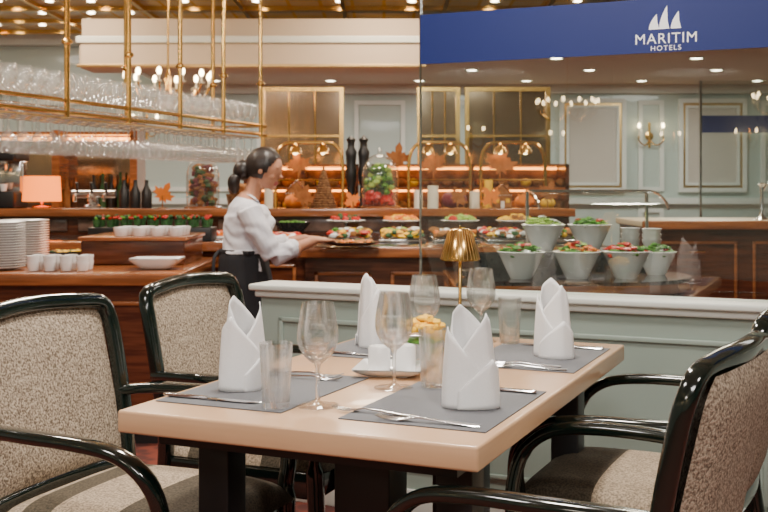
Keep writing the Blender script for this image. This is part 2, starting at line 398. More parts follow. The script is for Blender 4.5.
def knife():
    b=MB(); strip(b,[(0,.007,0,.003),(.01,.010,0,.003),(.06,.008,0,.003),(.10,.006,0,.003),(.108,.005,0,.003)],th=.004)
    strip(b,[(.106,.005,0,.003),(.115,.009,.002,.003),(.16,.0105,.002,.003),(.20,.010,.002,.003),(.222,.006,.005,.003),(.232,.001,.009,.003)],th=.001); return b
f0=fork().obj('fork',loc=L(.06,.49,Z),rz=TA,ang=50); k0=knife().obj('knife',loc=L(.010,.150,Z),rz=TA+.01,ang=50)
dup(f0,L(.10,.445,Z),TA+.06,.88)
dup(f0,L(.725,.135,Z),TA+PI+.05); dup(f0,L(.585,.165,Z),TA+PI-.02,.88); dup(k0,L(.735,.49,Z),TA+PI)
dup(f0,L(.06,1.165,Z),TA); dup(k0,L(.04,.815,Z),TA)
dup(f0,L(.725,.80,Z),TA+PI+.04); dup(f0,L(.70,.84,Z),TA+PI+.02,.9); dup(k0,L(.735,1.17,Z),TA+PI)

# ------------------------------------------------------------ table lamp
b=MB()
b.lathe([(.001,0),(.05,0),(.052,.004),(.05,.010),(.015,.014),(.006,.022),(.0045,.03),(.0045,.29),(.001,.295)],'brass',segs=28)
b.lathe([(.052,.255),(.0525,.262),(.030,.335),(.026,.338),(.001,.339)],'brass',segs=36); b.lathe([(.050,.256),(.028,.333)],'cream',segs=36)
for k in range(30):
    a=2*PI*k/30; b.tube([(.0528*math.cos(a),.0528*math.sin(a),.258),(.0305*math.cos(a),.0305*math.sin(a),.335)],.0012,'brassd',5)
b.tube([(0,0,.338),(0,0,.348)],.003,'brass',8)
b.obj('cordless_table_lamp',loc=L(.405,.925,.7505),ang=50)
b=MB()
def dish(i,j):
    x=(i-.5)*2;y=(j-.5)*2; r=max(abs(x),abs(y)); return (x*.082,y*.082,.004+.018*max(0,(r-.5)/.5)**1.5)
b.grid(dish,16,16,'porc'); b.grid(lambda i,j:(dish(i,j)[0],dish(i,j)[1],dish(i,j)[2]-.003),16,16,'porc')
b.box((0,0,.002),(.09,.09,.004),'porc',.001)
b.obj('square_dish',loc=L(.345,.60,.7505),rz=TA+.25,ang=60)
for du,dv in ((-.018,-.03),(.032,.008)):
    b=MB(); b.lathe([(.001,0),(.022,0),(.0265,.003),(.0265,.062),(.024,.065),(.021,.060),(.020,.050),(.001,.050)],'porc',segs=24); b.lathe([(.001,.051),(.018,.051)],'wax',segs=16)
    b.obj('votive_candle',loc=L(.345+du,.60+dv,.7565))
b=MB(); b.lathe([(.001,0),(.03,0),(.034,.004),(.036,.07),(.035,.07),(.032,.008),(.001,.006)],'bglass',segs=28)
for k in range(60):
    a=k*2.4; r=.040*math.sqrt((k%29)/29); z=.085+.040*math.sqrt(max(0,1-(r/.045)**2))+random.uniform(-.014,.004)
    b.ball((r*math.cos(a),r*math.sin(a),z),(.012,.012,.007),'yellow',7,5,lump=.25)
for k in range(14): b.ball((.034*math.cos(k*.52),.034*math.sin(k*.52),.07),(.014,.008,.006),'green',6,4,lump=.3)
for k in range(7): b.tube([(.01*math.cos(k),.01*math.sin(k),.008),(.02*math.cos(k+1),.02*math.sin(k+1),.075)],.0015,'green',5)
b.obj('flower_glass',loc=L(.395,.70,.7505))

# ------------------------------------------------------------ buffet counters
def counter(name,x0,x1,y0,y1,h,top='stone',body='wood',n=4,trim='woodl'):
    b=MB(); b.span(x0,x1,y0,y1,.08,h-.04,body); b.span(x0+.03,x1-.03,y0+.04,y1-.02,0,.08,'black')
    b.span(x0-.03,x1+.03,y0-.04,y1,h-.04,h,top,.006); b.span(x0-.04,x1+.04,y0-.055,y0-.03,h-.055,h+.003,trim,.008)
    w=(x1-x0)/n
    for i in range(n):
        a=x0+i*w+.05; c=x0+(i+1)*w-.05
        for q in ((a,c,.16,.18),(a,c,h-.15,h-.13),(a,a+.02,.16,h-.13),(c-.02,c,.16,h-.13)): b.span(q[0],q[1],y0-.012,y0,q[2],q[3],trim,.004)
        b.tube([((a+c)/2-.05,y0-.03,h-.20),((a+c)/2+.05,y0-.03,h-.20)],.006,'brass',6,nrm=(0,0,1))
    return b.obj(name,ang=35)
counter('buffet_counter',-3.6,-.97,4.95,6.1,.80,top='woodl')
counter('buffet_counter',-3.6,-.46,6.2,7.15,.88)
counter('buffet_counter',-.42,1.2,5.68,7.15,.88)
counter('buffet_counter',1.7,5.5,6.9,7.7,.98,top='cream',n=6)
b=MB()
def rounded(b,x0,x1,y0,y1,z0,z1,m,e=0):
    r=(y1-y0)/2; pts=[(x0,y0),(x1-r,y0)]+[(x1-r+r*math.sin(t*PI/12),(y0+y1)/2-r*math.cos(t*PI/12)) for t in range(1,12)]+[(x1-r,y1),(x0,y1)]
    n=len(pts); vs=[(x,y,z0) for x,y in pts]+[(x,y,z1) for x,y in pts]
    fs=[(i,(i+1)%n,n+(i+1)%n,n+i) for i in range(n)]+[tuple(range(n))[::-1],tuple(range(n,2*n))]; b.add(vs,fs,m)
rounded(b,.33,1.40,4.62,5.40,.08,.74,'wood'); rounded(b,.36,1.36,4.66,5.36,0,.08,'black')
rounded(b,.30,1.44,4.56,5.46,.735,.775,'woodl'); rounded(b,.31,1.43,4.58,5.45,.775,.79,'stone')
rounded(b,.42,1.36,5.0,5.40,.79,.895,'stone')
def guard(b,x0,x1,y,z,zb):
    b.grid(lambda i,j:(x0+(x1-x0)*i,y-.02-.40*math.sin(j*1.4),z+.10*math.cos(j*1.4)),2,10,'pane')
    for x in (x0,x1): 
        b.tube([(x,y,zb),(x,y,z+.10)],.009,'chrome',8); 
        b.tube([(x,y-.02-.40*math.sin(j*.14),z+.10*math.cos(j*.14)) for j in range(11)],.006,'chrome',6)
    b.tube([(x0,y,z+.10),(x1,y,z+.10)],.008,'chrome',8,nrm=(0,0,1))
guard(b,.72,1.32,5.36,1.08,.895)
b.obj('salad_counter',ang=30)
b=MB(); b.span(-3.6,1.25,7.25,7.75,0,1.01,'wood'); b.span(-3.62,1.28,7.2,7.8,1.01,1.05,'marble',.006); b.span(-3.62,1.29,7.18,7.21,1.0,1.055,'woodl',.006)
for i in range(10):
    x=-3.5+i*.475; b.span(x,x+.4,7.235,7.25,.90,.98,'marble',.004)
b.obj('serving_shelf',ang=35)
b=MB(); k=0
for x in (-.34,-.03,.28,.59,.90):
    for y in (6.08,6.50):
        b.span(x,x+.27,y,y+.36,.881,.900,'chrome',.003); b.span(x+.015,x+.255,y+.015,y+.345,.900,.904,'black')
        col=('red','green','yellow','green2','orange','brown','porc','red','green','orange')[k%10]; k+=1
        for j in range(34): b.ball((x+.135+random.uniform(-.11,.11),y+.18+random.uniform(-.15,.15),.912+random.uniform(0,.025)),(.024,.021,.015),random.choice((col,col,'herb','brown','porc','yellow')),6,4,lump=.3)
b.obj('cold_food_trays')
for x,c1,c2 in ((-.25,'red','herb'),(.12,'orange','yellow'),(.50,'green2','red'),(.86,'yellow','brown')):
    b=MB(); b.lathe([(.001,0),(.05,0),(.012,.012),(.010,.085),(.012,.09)],'chrome',segs=14); b.lathe([(.001,.088),(.09,.088),(.13,.10),(.128,.104),(.09,.093),(.001,.093)],'porc',segs=24)
    for q in range(34):
        a=random.uniform(0,6.28); r=.10*math.sqrt(random.random()); b.ball((r*math.cos(a),r*math.sin(a),.105+random.uniform(0,.035)*(1-r*7)),(.022,.02,.016),random.choice((c1,c1,c2)),6,4,lump=.3)
    b.obj('footed_food_stand',loc=(x,7.01,.8805))

def bowl_mesh(kind):
    b=MB(); b.lathe([(.001,0),(.048,0),(.052,.006),(.078,.06),(.106,.120),(.112,.125),(.108,.128),(.098,.120),(.070,.06),(.044,.015),(.001,.012)],'porc',segs=28,sy=1)
    for i in range(64):
        a=random.uniform(0,2*PI); r=.090*math.sqrt(random.random()); m={0:'green',1:'green2',2:random.choice(('green','orange','green2')),3:random.choice(('green','red'))}[kind]
        if random.random()<.12: m='red' if kind!=1 else 'porc'
        b.ball((r*math.cos(a),r*math.sin(a),.112+.04*(1-(r/.092)**2)+random.uniform(-.01,.015)),(random.uniform(.012,.026),random.uniform(.012,.026),.008),m,6,4,lump=.4)
    return b
for px,y,z,k,s in ((.612,4.76,.7905,0,.97),(.86,4.76,.7905,2,.97),(1.085,4.78,.7905,3,.97),(1.27,4.98,.7905,0,.86),(.775,5.19,.8955,1,.97),(1.0,5.19,.8955,0,.97)):
    o=bowl_mesh(k).obj('salad_bowl',loc=(px,y,z),rz=random.random()*6); o.scale=(s,s,s)
b=MB()
for x,y,n in ((1.205,5.22,3),(1.29,5.14,3)):
    for i in range(n): b.lathe([(.001,0),(.03,0),(.034,.004),(.048,.05),(.05,.052),(.046,.05),(.03,.008)],'porc',(x,y,.896+i*.026),18)
b.obj('stacked_white_bowls')
b=MB()
for i in range(4): b.lathe([(.001,0),(.05,0),(.08,.012),(.081,.014),(.05,.004),(.001,.003)],'stone',(.42,4.85,.7905+i*.006),20)
b.obj('stacked_plates')

def cups(name,x0,y0,z,nx,ny,nz,r=.04,h=.06,m='porc',gap=.09):
    b=MB()
    for i in range(nx):
        for j in range(ny):
            for k in range(nz): b.lathe([(.001,0),(r*.7,0),(r*.8,.004),(r,h),(r*.94,h),(r*.7,.008),(.001,.006)],m,(x0+i*gap,y0+j*gap,z+k*h*.6),14)
    return b.obj(name)
cups('stacked_cups',-1.66,5.05,.8035,4,2,2,.032,.045,gap=.078)
b=MB()
for c in range(2):
    for i in range(18): b.lathe([(.001,0),(.07,0),(.125,.014),(.126,.017),(.07,.005),(.001,.004)],'porc',(-1.86+c*.02,5.15+c*.3,.8035+i*.0125),24)
b.obj('plate_stack')
b=MB(); b.span(-1.55,-1.02,5.45,6.0,.8035,.93,'wood',.006); b.span(-1.56,-1.01,5.43,6.02,.925,.945,'woodl',.004); b.obj('wooden_riser')
cups('small_bowls',-1.36,5.52,.946,4,3,1,.042,.045,gap=.095)
b=MB(); b.span(-1.75,-1.02,6.3,6.52,.881,.96,'black',.006)
for i in range(9):
    for j in range(2):
        b.lathe([(.001,0),(.022,0),(.027,.045)],'herb',(-1.71+i*.081,6.36+j*.1,.961),10)
        for q in range(6): b.ball((-1.71+i*.081+random.uniform(-.02,.02),6.36+j*.1+random.uniform(-.02,.02),1.01+random.uniform(0,.015)),(.013,.013,.01),random.choice(('green','herb','red','herb')),6,4,lump=.4)
b.obj('herb_cup_tray')
b=MB()
b.lathe([(.001,0),(.07,0),(.10,.05),(.098,.052),(.06,.01)],'black',(-1.72,5.75,.8035),20)
for q in range(25): b.ball((-1.72+random.uniform(-.06,.06),5.75+random.uniform(-.06,.06),.85),(.02,.02,.012),random.choice(('herb','brown','yellow')),6,4,lump=.3)
b.obj('black_salad_bowl')
b=MB()
def sqb(i,j):
    x=(i-.5)*2;y=(j-.5)*2; r=max(abs(x),abs(y)); return (x*.12*(.75+.25*r),y*.09,.004+.05*max(0,(r-.5)/.5)**1.3)
b.grid(sqb,12,12,'porc'); b.grid(lambda i,j:(sqb(i,j)[0],sqb(i,j)[1],max(0,sqb(i,j)[2]-.006)),12,12,'porc'); b.obj('rectangular_dish',loc=(-1.10,5.18,.8035))
for x,y in ((-1.05,6.80),(-.64,6.50)):
    b=MB(); b.box((0,0,.006),(.26,.40,.012),'porc',.004)
    for q in range(46): b.ball((random.uniform(-.1,.1),random.uniform(-.18,.18),.025),(.024,.02,.014),random.choice(('red','porc','red','orange','purple')),6,4,lump=.3)
    b.obj('cold_cut_platter',loc=(x,y,.8815))

# ------------------------------------------------------------ decorations on serving shelf  (z=1.05)
S=1.0505
def cloche(x,y,r,h,fill):
    b=MB(); b.lathe([(.001,0),(r*1.15,0),(r*1.15,.012),(r*1.05,.018),(.001,.018)],'woodl',segs=24)
    pr=[(r*.96,.018),(r,.06)]+[(r*math.cos(t*PI/20)**.8 if t<10 else .012,h*.50+(h*.40)*math.sin(t*PI/20)) for t in range(0,11)]
    b.lathe(pr,'bglass',segs=28); b.ball((0,0,h*.95),(.016,.016,.02),'bglass',10,8)
    for q in range(150):
        a=random.uniform(0,2*PI); zz=random.uniform(.03,h*.72); rr=r*.76*math.sqrt(random.random())*(1 if zz<h*.5 else .7)
        m='red' if (zz<.11 and fill) else random.choice(('green','herb','green2')) if fill else random.choice(('leaf','brown','purple','herb'))
        b.ball((rr*math.cos(a),rr*math.sin(a),zz),(.024,.024,.019),m,6,5,lump=.3)
    b.obj('glass_cloche',loc=(x,y,S))
cloche(-1.26,7.42,.115,.41,0); cloche(-.03,7.42,.125,.42,1)
LP=[(0,-.5),(.12,-.25),(.45,-.35),(.35,-.12),(.75,-.02),(.62,.12),(.8,.4),(.45,.32),(.38,.5),(.2,.42),(.22,.75),(0,1.05)]
def leafobj(x,y,z,s,m,t):
    b=MB(); full=LP+[(-a,c) for a,c in LP[-2:0:-1]]; X=Matrix.Translation((0,0,z-S))@Matrix.Rotation(t,4,'Y'); n=len(full)
    b.add([(a*s,-.04*s*abs(a),c*s) for a,c in full]+[(0,0,.1*s)],[(i,(i+1)%n,n) for i in range(n)],m,X)
    b.tube([(0,0,0),(0,0,z-S)],.005,'brown',5); b.lathe([(.001,0),(.03,0),(.03,.008),(.001,.01)],'brown',segs=10); b.obj('maple_leaf_ornament',loc=(x,y,S),recalc=False)
for q in ((.84,7.74,1.36,.15,'leaf',.3),(.36,7.74,1.36,.13,'leaf',-.3),(-1.52,7.32,1.14,.10,'orange',.5),(.50,7.28,1.12,.09,'leaf',.8),(-.21,7.27,1.10,.08,'orange',-.6),(.74,7.3,1.12,.10,'orange',-.7),(.10,7.74,1.40,.12,'leaf',.1),(1.12,7.3,1.15,.10,'leaf',.4),(-.55,7.28,1.12,.10,'leaf',.3),(-.62,7.74,1.35,.12,'leaf',-.2),(-.95,7.3,1.12,.09,'leaf',-.4),(.97,7.3,1.11,.08,'orange',.2)): leafobj(*q)
def pumpkin(x,y,r,m):
    b=MB(); vs=[];ns=40;nr=10
    for i in range(nr+1):
        ph=-PI/2+PI*i/nr
        for k in range(ns):
            a=2*PI*k/ns; q=r*(1+.09*abs(math.sin(4*a)))*max(.02,math.cos(ph))**.8; vs.append((q*math.cos(a),q*math.sin(a),r*.72*(1+math.sin(ph)*(1-.12*(1 if i==nr else 0)))))
    fs=[(i*ns+k,i*ns+(k+1)%ns,(i+1)*ns+(k+1)%ns,(i+1)*ns+k) for i in range(nr) for k in range(ns)]
    b.add(vs,fs,m); b.tube([(0,0,r*1.35),(.004,0,r*1.6),(.015,0,r*1.75)],.012,'brown',6); b.obj('pumpkin',loc=(x,y,S))
pumpkin(.49,7.45,.085,'purple'); pumpkin(-.62,7.43,.07,'orange'); pumpkin(.98,7.45,.065,'orange'); pumpkin(-.22,7.44,.05,'red'); pumpkin(1.15,7.5,.05,'yellow')
def house(x,y,s):
    b=MB(); b.span(-.5*s,.5*s,-.35*s,.35*s,0,.7*s,'brown',.01*s)
    b.add([(-.5*s,-.36*s,.7*s),(.5*s,-.36*s,.7*s),(0,-.36*s,1.25*s),(-.5*s,.36*s,.7*s),(.5*s,.36*s,.7*s),(0,.36*s,1.25*s)],[(0,1,2),(5,4,3),(0,2,5,3),(1,4,5,2),(0,3,4,1)],'brown')
    for sg in (-1,1): b.box((sg*.29*s,0,1.0*s),(.90*s,.86*s,.06*s),'woodl',.01*s,rot=Matrix.Rotation(sg*.83,4,'Y'))
    for xx in (-.28,.28): b.span(xx*s-.1*s,xx*s+.1*s,-.37*s,-.345*s,.3*s,.52*s,'yellow')
    b.span(-.1*s,.1*s,-.375*s,-.345*s,0,.38*s,'porc'); b.span(.2*s,.34*s,-.07*s,.07*s,.9*s,1.3*s,'brown')
    for k in range(9): b.ball((-.48*s+k*.12*s,-.38*s,.70*s),.03*s,'porc',6,4)
    b.obj('gingerbread_house',loc=(x,y,S))
house(-.62,7.60,.15); house(.84,7.60,.13)
def candle(x,y,r,h,m):
    b=MB(); b.lathe([(.001,0),(r,0),(r,h),(r*.8,h-.004),(.001,h-.006)],m,segs=18); b.tube([(0,0,h-.006),(0,0,h+.015)],.002,'black',5,nrm=(1,0,0)); b.obj('pillar_candle',loc=(x,y,S))
candle(.34,7.4,.038,.16,'wax'); candle(.63,7.42,.035,.12,'wax'); candle(.24,7.45,.03,.13,'wax'); candle(.73,7.46,.03,.20,'yellow'); candle(-.80,7.40,.03,.17,'wax')
for x in (-.235,-.145):
    b=MB(); b.lathe([(.001,0),(.042,0),(.042,.02),(.030,.04),(.028,.16),(.036,.2),(.042,.26),(.033,.3),(.038,.36),(.042,.40),(.026,.43),(.024,.46),(.034,.49),(.001,.52)],'black',segs=20); b.obj('pepper_mill',loc=(x,7.62,S))
b=MB(); b.lathe([(.001,0),(.09,0),(.075,.05),(.06,.10),(.045,.15),(.03,.2),(.012,.27),(.001,.30)],'basket',segs=16)
for k in range(16): b.lathe([(.092-.0052*k,0),(.098-.0055*k,.006),(.090-.0052*k,.012)],'basket',(0,0,.017*k),16)
b.obj('wicker_cone',loc=(-.42,7.42,S))
b=MB(); b.lathe([(.001,0),(.08,0),(.10,.10),(.098,.10),(.075,.01)],'basket',segs=20)
for q in range(16): b.ball((random.uniform(-.06,.06),random.uniform(-.06,.06),.11+random.uniform(0,.04)),(.045,.03,.028),'brown',8,6)
b.obj('bread_basket',loc=(-1.02,7.55,S))
b=MB(); yy=7.70
for x0,x1 in ((-.78,-.30),(.18,.62),(.70,1.16)):
    P=catmull([(x0,yy,S),(x0,yy,1.38),(x0+.05,yy,1.50),(x0+.14,yy,1.52),((x0+x1)/2,yy,1.52),(x1-.14,yy,1.52),(x1-.05,yy,1.50),(x1,yy,1.38),(x1,yy,S)],5)
    b.tube(P,.013,'brass',8,nrm=(0,1,0))
    b.tube([(x0,yy,1.25),(x1,yy,1.25)],.008,'brass',6,nrm=(0,0,1))
    for xx in (x0+.14,x1-.14):
        b.lathe([(.05,-.07),(.04,-.03),(.012,0)],'brass',(xx,yy,1.51),14); b.ball((xx,yy,1.455),.020,'bulb',8,6)
b.obj('brass_heat_lamps')
def cab(x0,x1):
    b=MB(); y0,y1=8.35,8.75
    b.span(x0,x1,y0,y1,0,1.0,'wood'); 
    for z in (1.0,1.18,1.36): b.span(x0,x1,y0,y1,z,z+.02,'woodl')
    for x in (x0,x1-.03,(x0+x1)/2): b.span(x,x+.03,y0,y1,1.0,1.38,'wood')
    b.span(x0,x1,y1,y1+.02,1.0,1.38,'marble'); 
    for z in (1.175,1.355): b.span(x0+.04,x1-.04,y1-.05,y1-.02,z-.012,z,'glow')
    for i in range(int((x1-x0)/.09)):
        for z in (1.02,1.2): b.ball((x0+.06+i*.09,8.45+random.uniform(0,.1),z+.035),(.045,.07,.035),random.choice(('brown','orange','brown','yellow','leaf')),8,6,lump=.05)
    b.obj('bread_display_cabinet',ang=35)
cab(-1.1,-.2); cab(-.1,1.45)
for x0,x1 in ((-1.02,-.36),(.30,.62),(.70,1.38)):
    b=MB(); y=9.0
    b.span(x0,x1,y,y+.02,.2,2.02,'mirror'); rectframe(b,x0-.02,x1+.02,.2,2.04,y,.035,'brass',.03)
    for k in range(1,3): xx=x0+(x1-x0)*k/3; b.tube([(xx,y-.01,.22),(xx,y-.01,2.03)],.008,'brass',6)
    b.span(x0,x1,y-.02,y,1.62,1.64,'brass'); b.span(x0-.05,x1+.05,y-.05,y+.05,0,.2,'wood')
    b.obj('mirror_screen',smooth=False)

# bar back with coffee machines and dark bottles
b=MB(); b.span(-4.6,-2.0,8.6,8.9,0,1.0,'wood'); b.span(-4.6,-2.0,8.86,8.9,1.0,1.62,'mirror'); 
for x in (-4.6,-3.95,-3.3,-2.65,-2.02): b.span(x-.03,x+.03,8.6,8.9,1.0,1.66,'woodl')
for z in (1.0,1.62): b.span(-4.6,-2.0,8.55,8.9,z,z+.025,'woodl')
b.span(-4.5,-2.1,8.84,8.86,1.585,1.61,'glow')
for i in range(34):
    x=-4.5+i*.073
    if abs(x+2.95)<.25: continue
    if random.random()<.7:
        h=random.uniform(.18,.30); b.lathe([(.001,0),(.026,0),(.027,h*.55),(.010,h*.75),(.010,h),(.001,h)],random.choice(('black','herb','black','bglass','brown')),(x,8.76,1.025),10)
b.obj('back_bar_shelf',ang=35)
b=MB(); b.box((0,0,.06),(.40,.30,.12),'black',.015); b.box((0,.08,.22),(.40,.14,.24),'chrome',.015); b.box((0,0,.38),(.42,.32,.10),'black',.02)
for x in (-.1,.1): b.lathe([(.001,-.06),(.02,-.06),(.03,-.02),(.03,0)],'chrome',(x,-.06,.33),12); b.tube([(x,-.08,.30),(x,-.20,.28)],.012,'black',6); b.lathe([(.001,0),(.02,0),(.03,.05),(.026,.05)],'porc',(x,-.07,.121),12)
for i in range(5): b.lathe([(.001,0),(.02,0),(.03,.05),(.026,.05)],'porc',(-.15+i*.075,.02,.431),12)
b.obj('coffee_machine',loc=(-2.75,7.5,S))
b=MB(); b.lathe([(.001,0),(.07,0),(.07,.012),(.012,.02),(.008,.07),(.008,.20)],'brass',segs=20); b.lathe([(.132,.05),(.124,.225)],'shade',segs=28); b.lathe([(.001,.223),(.124,.225)],'shade',segs=28)
b.obj('bar_table_lamp',loc=(-2.38,7.42,S))
b=MB()
b.lathe([(.001,0),(.06,0),(.06,.02),(.035,.03),(.032,.08),(.045,.10),(.001,.11)],'chrome',segs=18)
b.tube([(-.14,0,.10),(.16,0,.10)],.028,'chrome',12,nrm=(0,0,1))
for x in (-.1,0,.1): b.tube([(x,-.02,.10),(x,-.08,.09),(x,-.09,.05)],.011,'chrome',8); b.tube([(x,-.03,.12),(x,-.05,.18)],.010,'black',8)
b.obj('beer_tap',loc=(-2.02,7.4,S))
b=MB()
for x in (-1.84,-1.76,-1.68): b.lathe([(.001,0),(.036,0),(.038,.01),(.038,.11),(.014,.16),(.013,.20),(.001,.20)],'black',(x,7.55,S),14)
b.obj('wine_bottles')
P0=Vector((-1.80,4.35)); P1=Vector((-.93,7.0)); D=(P1-P0).normalized(); Nn=Vector((-D.y,D.x)); LEN=(P1-P0).length; RZ=1.55
b=MB(); ra=math.atan2(D.y,D.x); c=(P0+P1)/2
b.box((c.x,c.y,RZ),(LEN+.1,.34,.012),'bglass',rot=ra)
for s in (-.17,.17):
    q0=P0+Nn*s;q1=P1+Nn*s
    for z in (RZ-.012,RZ+.045): b.tube([(q0.x,q0.y,z),(q1.x,q1.y,z)],.010,'brass',8,nrm=(0,0,1))
for s in (-.12,-.04,.04,.12):
    q0=P0+Nn*s;q1=P1+Nn*s; b.tube([(q0.x,q0.y,RZ-.03),(q1.x,q1.y,RZ-.03)],.005,'brassd',6,nrm=(0,0,1))
for i in range(6):
    for s in (-.17,.17):
        if s>0 and i in (1,2,4): continue
        q=P0+D*(LEN*(.03+i*.188))+Nn*s; b.tube([(q.x,q.y,RZ-.03),(q.x,q.y,3.0)],.013,'brass',8); b.lathe([(.013,0),(.026,.01),(.026,.02),(.013,.03)],'brass',(q.x,q.y,RZ+.3),10)
for t in (0,LEN):
    q0=P0+D*t-Nn*.17;q1=P0+D*t+Nn*.17; b.tube([(q0.x,q0.y,RZ+.045),(q1.x,q1.y,RZ+.045)],.009,'brass',8,nrm=(0,0,1))
rack=b.obj('brass_glass_rack')
gp=[(.001,.0),(.033,.0),(.032,.003),(.005,.008),(.004,.07),(.012,.08),(.034,.105),(.038,.13),(.035,.16),(.031,.175)]
b=MB(); n=int(LEN/.105)
for i in range(n):
    for s in (-.12,-.03,.07):
        q=P0+D*(.05+i*.105)+Nn*s
        b.lathe(gp,'rglass',(q.x,q.y,RZ+.0065),14)
        b.lathe([(r,-z*.92) for r,z in gp],'rglass',(q.x,q.y,RZ-.036),14)
gl=b.obj('wine_glasses',recalc=False); parent(gl,rack)

def chand(loc):
    b=MB(); b.tube([(0,0,.1),(0,0,3.0-loc[2])],.008,'brass',8); b.lathe([(.001,-.18),(.02,-.15),(.05,-.08),(.02,-.02),(.03,.05),(.012,.12)],'brass',segs=16)
    for k in range(12):
        a=2*PI*k/12; r=.33
        P=catmull([(.02*math.cos(a),.02*math.sin(a),-.05),(.15*math.cos(a),.15*math.sin(a),-.13),(.28*math.cos(a),.28*math.sin(a),-.08),(r*math.cos(a),r*math.sin(a),0)],4); b.tube(P,.007,'brass',6,nrm=(0,0,1))
        b.lathe([(.022,0),(.026,.01),(.008,.012),(.008,.06)],'wax',(r*math.cos(a),r*math.sin(a),0),8); b.ball((r*math.cos(a),r*math.sin(a),.08),(.018,.018,.030),'bulb',8,6)
        for j in range(5): b.ball((.3*math.cos(a+.3),.3*math.sin(a+.3),-.05-.03*j),(.009,.009,.013),'rglass',6,4)
    b.obj('chandelier',loc=loc)
chand((-1.66,8.2,1.98)); chand((-4.2,-2.6,2.05)); chand((-2.2,-3.6,2.05)); chand((-5.0,-.2,1.9))  # last three are unseen, added behind the camera for the pane to reflect
def sconce(x,z,y=12.6,rz=0):
    b=MB(); b.lathe([(.001,0),(.04,0),(.05,.02),(.001,.03)],'brass',segs=14,X=Matrix.Rotation(PI/2,4,'X'))
    b.tube([(0,-.02,-.14),(0,-.02,.16)],.014,'brass',8)
    for s in (-1,1):
        b.tube(catmull([(0,-.03,-.05),(.07*s,-.08,-.11),(.14*s,-.1,-.06),(.14*s,-.1,0)],4),.008,'brass',6,nrm=(0,1,0)); b.lathe([(.03,0),(.012,.01),(.012,.09)],'wax',(.14*s,-.1,0),8); b.ball((.14*s,-.1,.12),(.018,.018,.032),'bulb',8,6)
    b.obj('wall_sconce',loc=(x,y,z),rz=rz)
sconce(3.13,1.80); sconce(1.62,1.95); sconce(4.75,1.80); sconce(-2.8,1.9)
for x in (-5,-3.9,-2.8,-1.7): sconce(x,1.8,YF,PI)  # unseen sconces added to give the glass pane something bright to reflect
for y in (-4.6,-3,-1.4): sconce(-6,1.8,y,PI/2)  # likewise added out of view for the pane reflections
b=MB(); b.span(2.98,5.0,10.02,10.03,.0,2.2,'pane'); b.span(2.98,5.0,10.0,10.018,1.71,1.87,'blue'); b.span(2.96,2.98,10.0,10.04,0,2.2,'chrome')
b.obj('glass_screen',smooth=False)
b=MB(); b.lathe([(.001,0),(.05,0),(.02,.02),(.012,.05),(.012,.22),(.03,.24),(.001,.25)],'chrome',segs=12)
b.tube(catmull([(0,0,.18),(.05,0,.25),(.12,0,.23),(.13,0,.16)],4),.008,'chrome',6); b.obj('water_faucet',loc=(2.55,7.2,.981))

# ------------------------------------------------------------ WOMAN (local: faces +x)
HX=Matrix.Translation((.06,0,1.2))@Matrix.Rotation(math.radians(15),4,'Y')@Matrix.Rotation(math.radians(-16),4,'Z')@Matrix.Scale(.96,4)@Matrix.Translation((-.06,0,-1.2))
b=MB()
tor=[(.0,.70,.125,.155),(.0,.78,.125,.165),(.005,.86,.110,.142),(.010,.93,.112,.140),(.020,1.00,.122,.152),(.020,1.06,.116,.165),(.014,1.105,.088,.150),(.018,1.135,.055,.085),(.03,1.155,.042,.045)]
tp=catmull([(x,0,z) for x,z,a,c in tor],4)
def lerpr(z):
    for i in range(len(tor)-1):
        if tor[i][1]<=z<=tor[i+1][1]:
            t=(z-tor[i][1])/(tor[i+1][1]-tor[i][1]); return (tor[i][2]*(1-t)+tor[i+1][2]*t,tor[i][3]*(1-t)+tor[i+1][3]*t)
    return (tor[0][2],tor[0][3]) if z<.8 else (tor[-1][2],tor[-1][3])
b.tube(tp,[lerpr(p.z) for p in tp],'shirt',24,nrm=(1,0,0))
for s in (1,-1): b.ball((.105,.058*s,1.015),(.05,.058,.05),'shirt')
b.tube([(.025,0,1.11),(.045,0,1.17),(.068,0,1.24)],[.048,.043,.044],'skin',14)
for c,r in (((.085,0,1.315),(.092,.072,.092)),((.108,0,1.262),(.060,.054,.058)),((.150,0,1.222),(.020,.022,.017)),((.172,0,1.285),(.021,.011,.011)),((.163,0,1.303),(.014,.009,.025)),((.160,0,1.249),(.014,.021,.007)),((.158,0,1.240),(.013,.018,.007)),((.148,.03,1.327),(.016,.025,.008)),((.148,-.03,1.327),(.016,.025,.008)),((.075,.072,1.295),(.018,.008,.028)),((.075,-.072,1.295),(.018,.008,.028)),((.13,.035,1.275),(.026,.02,.022)),((.13,-.035,1.275),(.026,.02,.022))):
    b.ball(c,r,'skin',16,12,X=HX)
def limb(pts,rad,seg=14,n=4):
    P=catmull(pts,n); R=[]
    for i in range(len(rad)-1):
        for k in range(n): R.append(rad[i]*(1-k/n)+rad[i+1]*k/n)
    R.append(rad[-1]); b.tube(P,R,'skin',seg)
WZ=.935
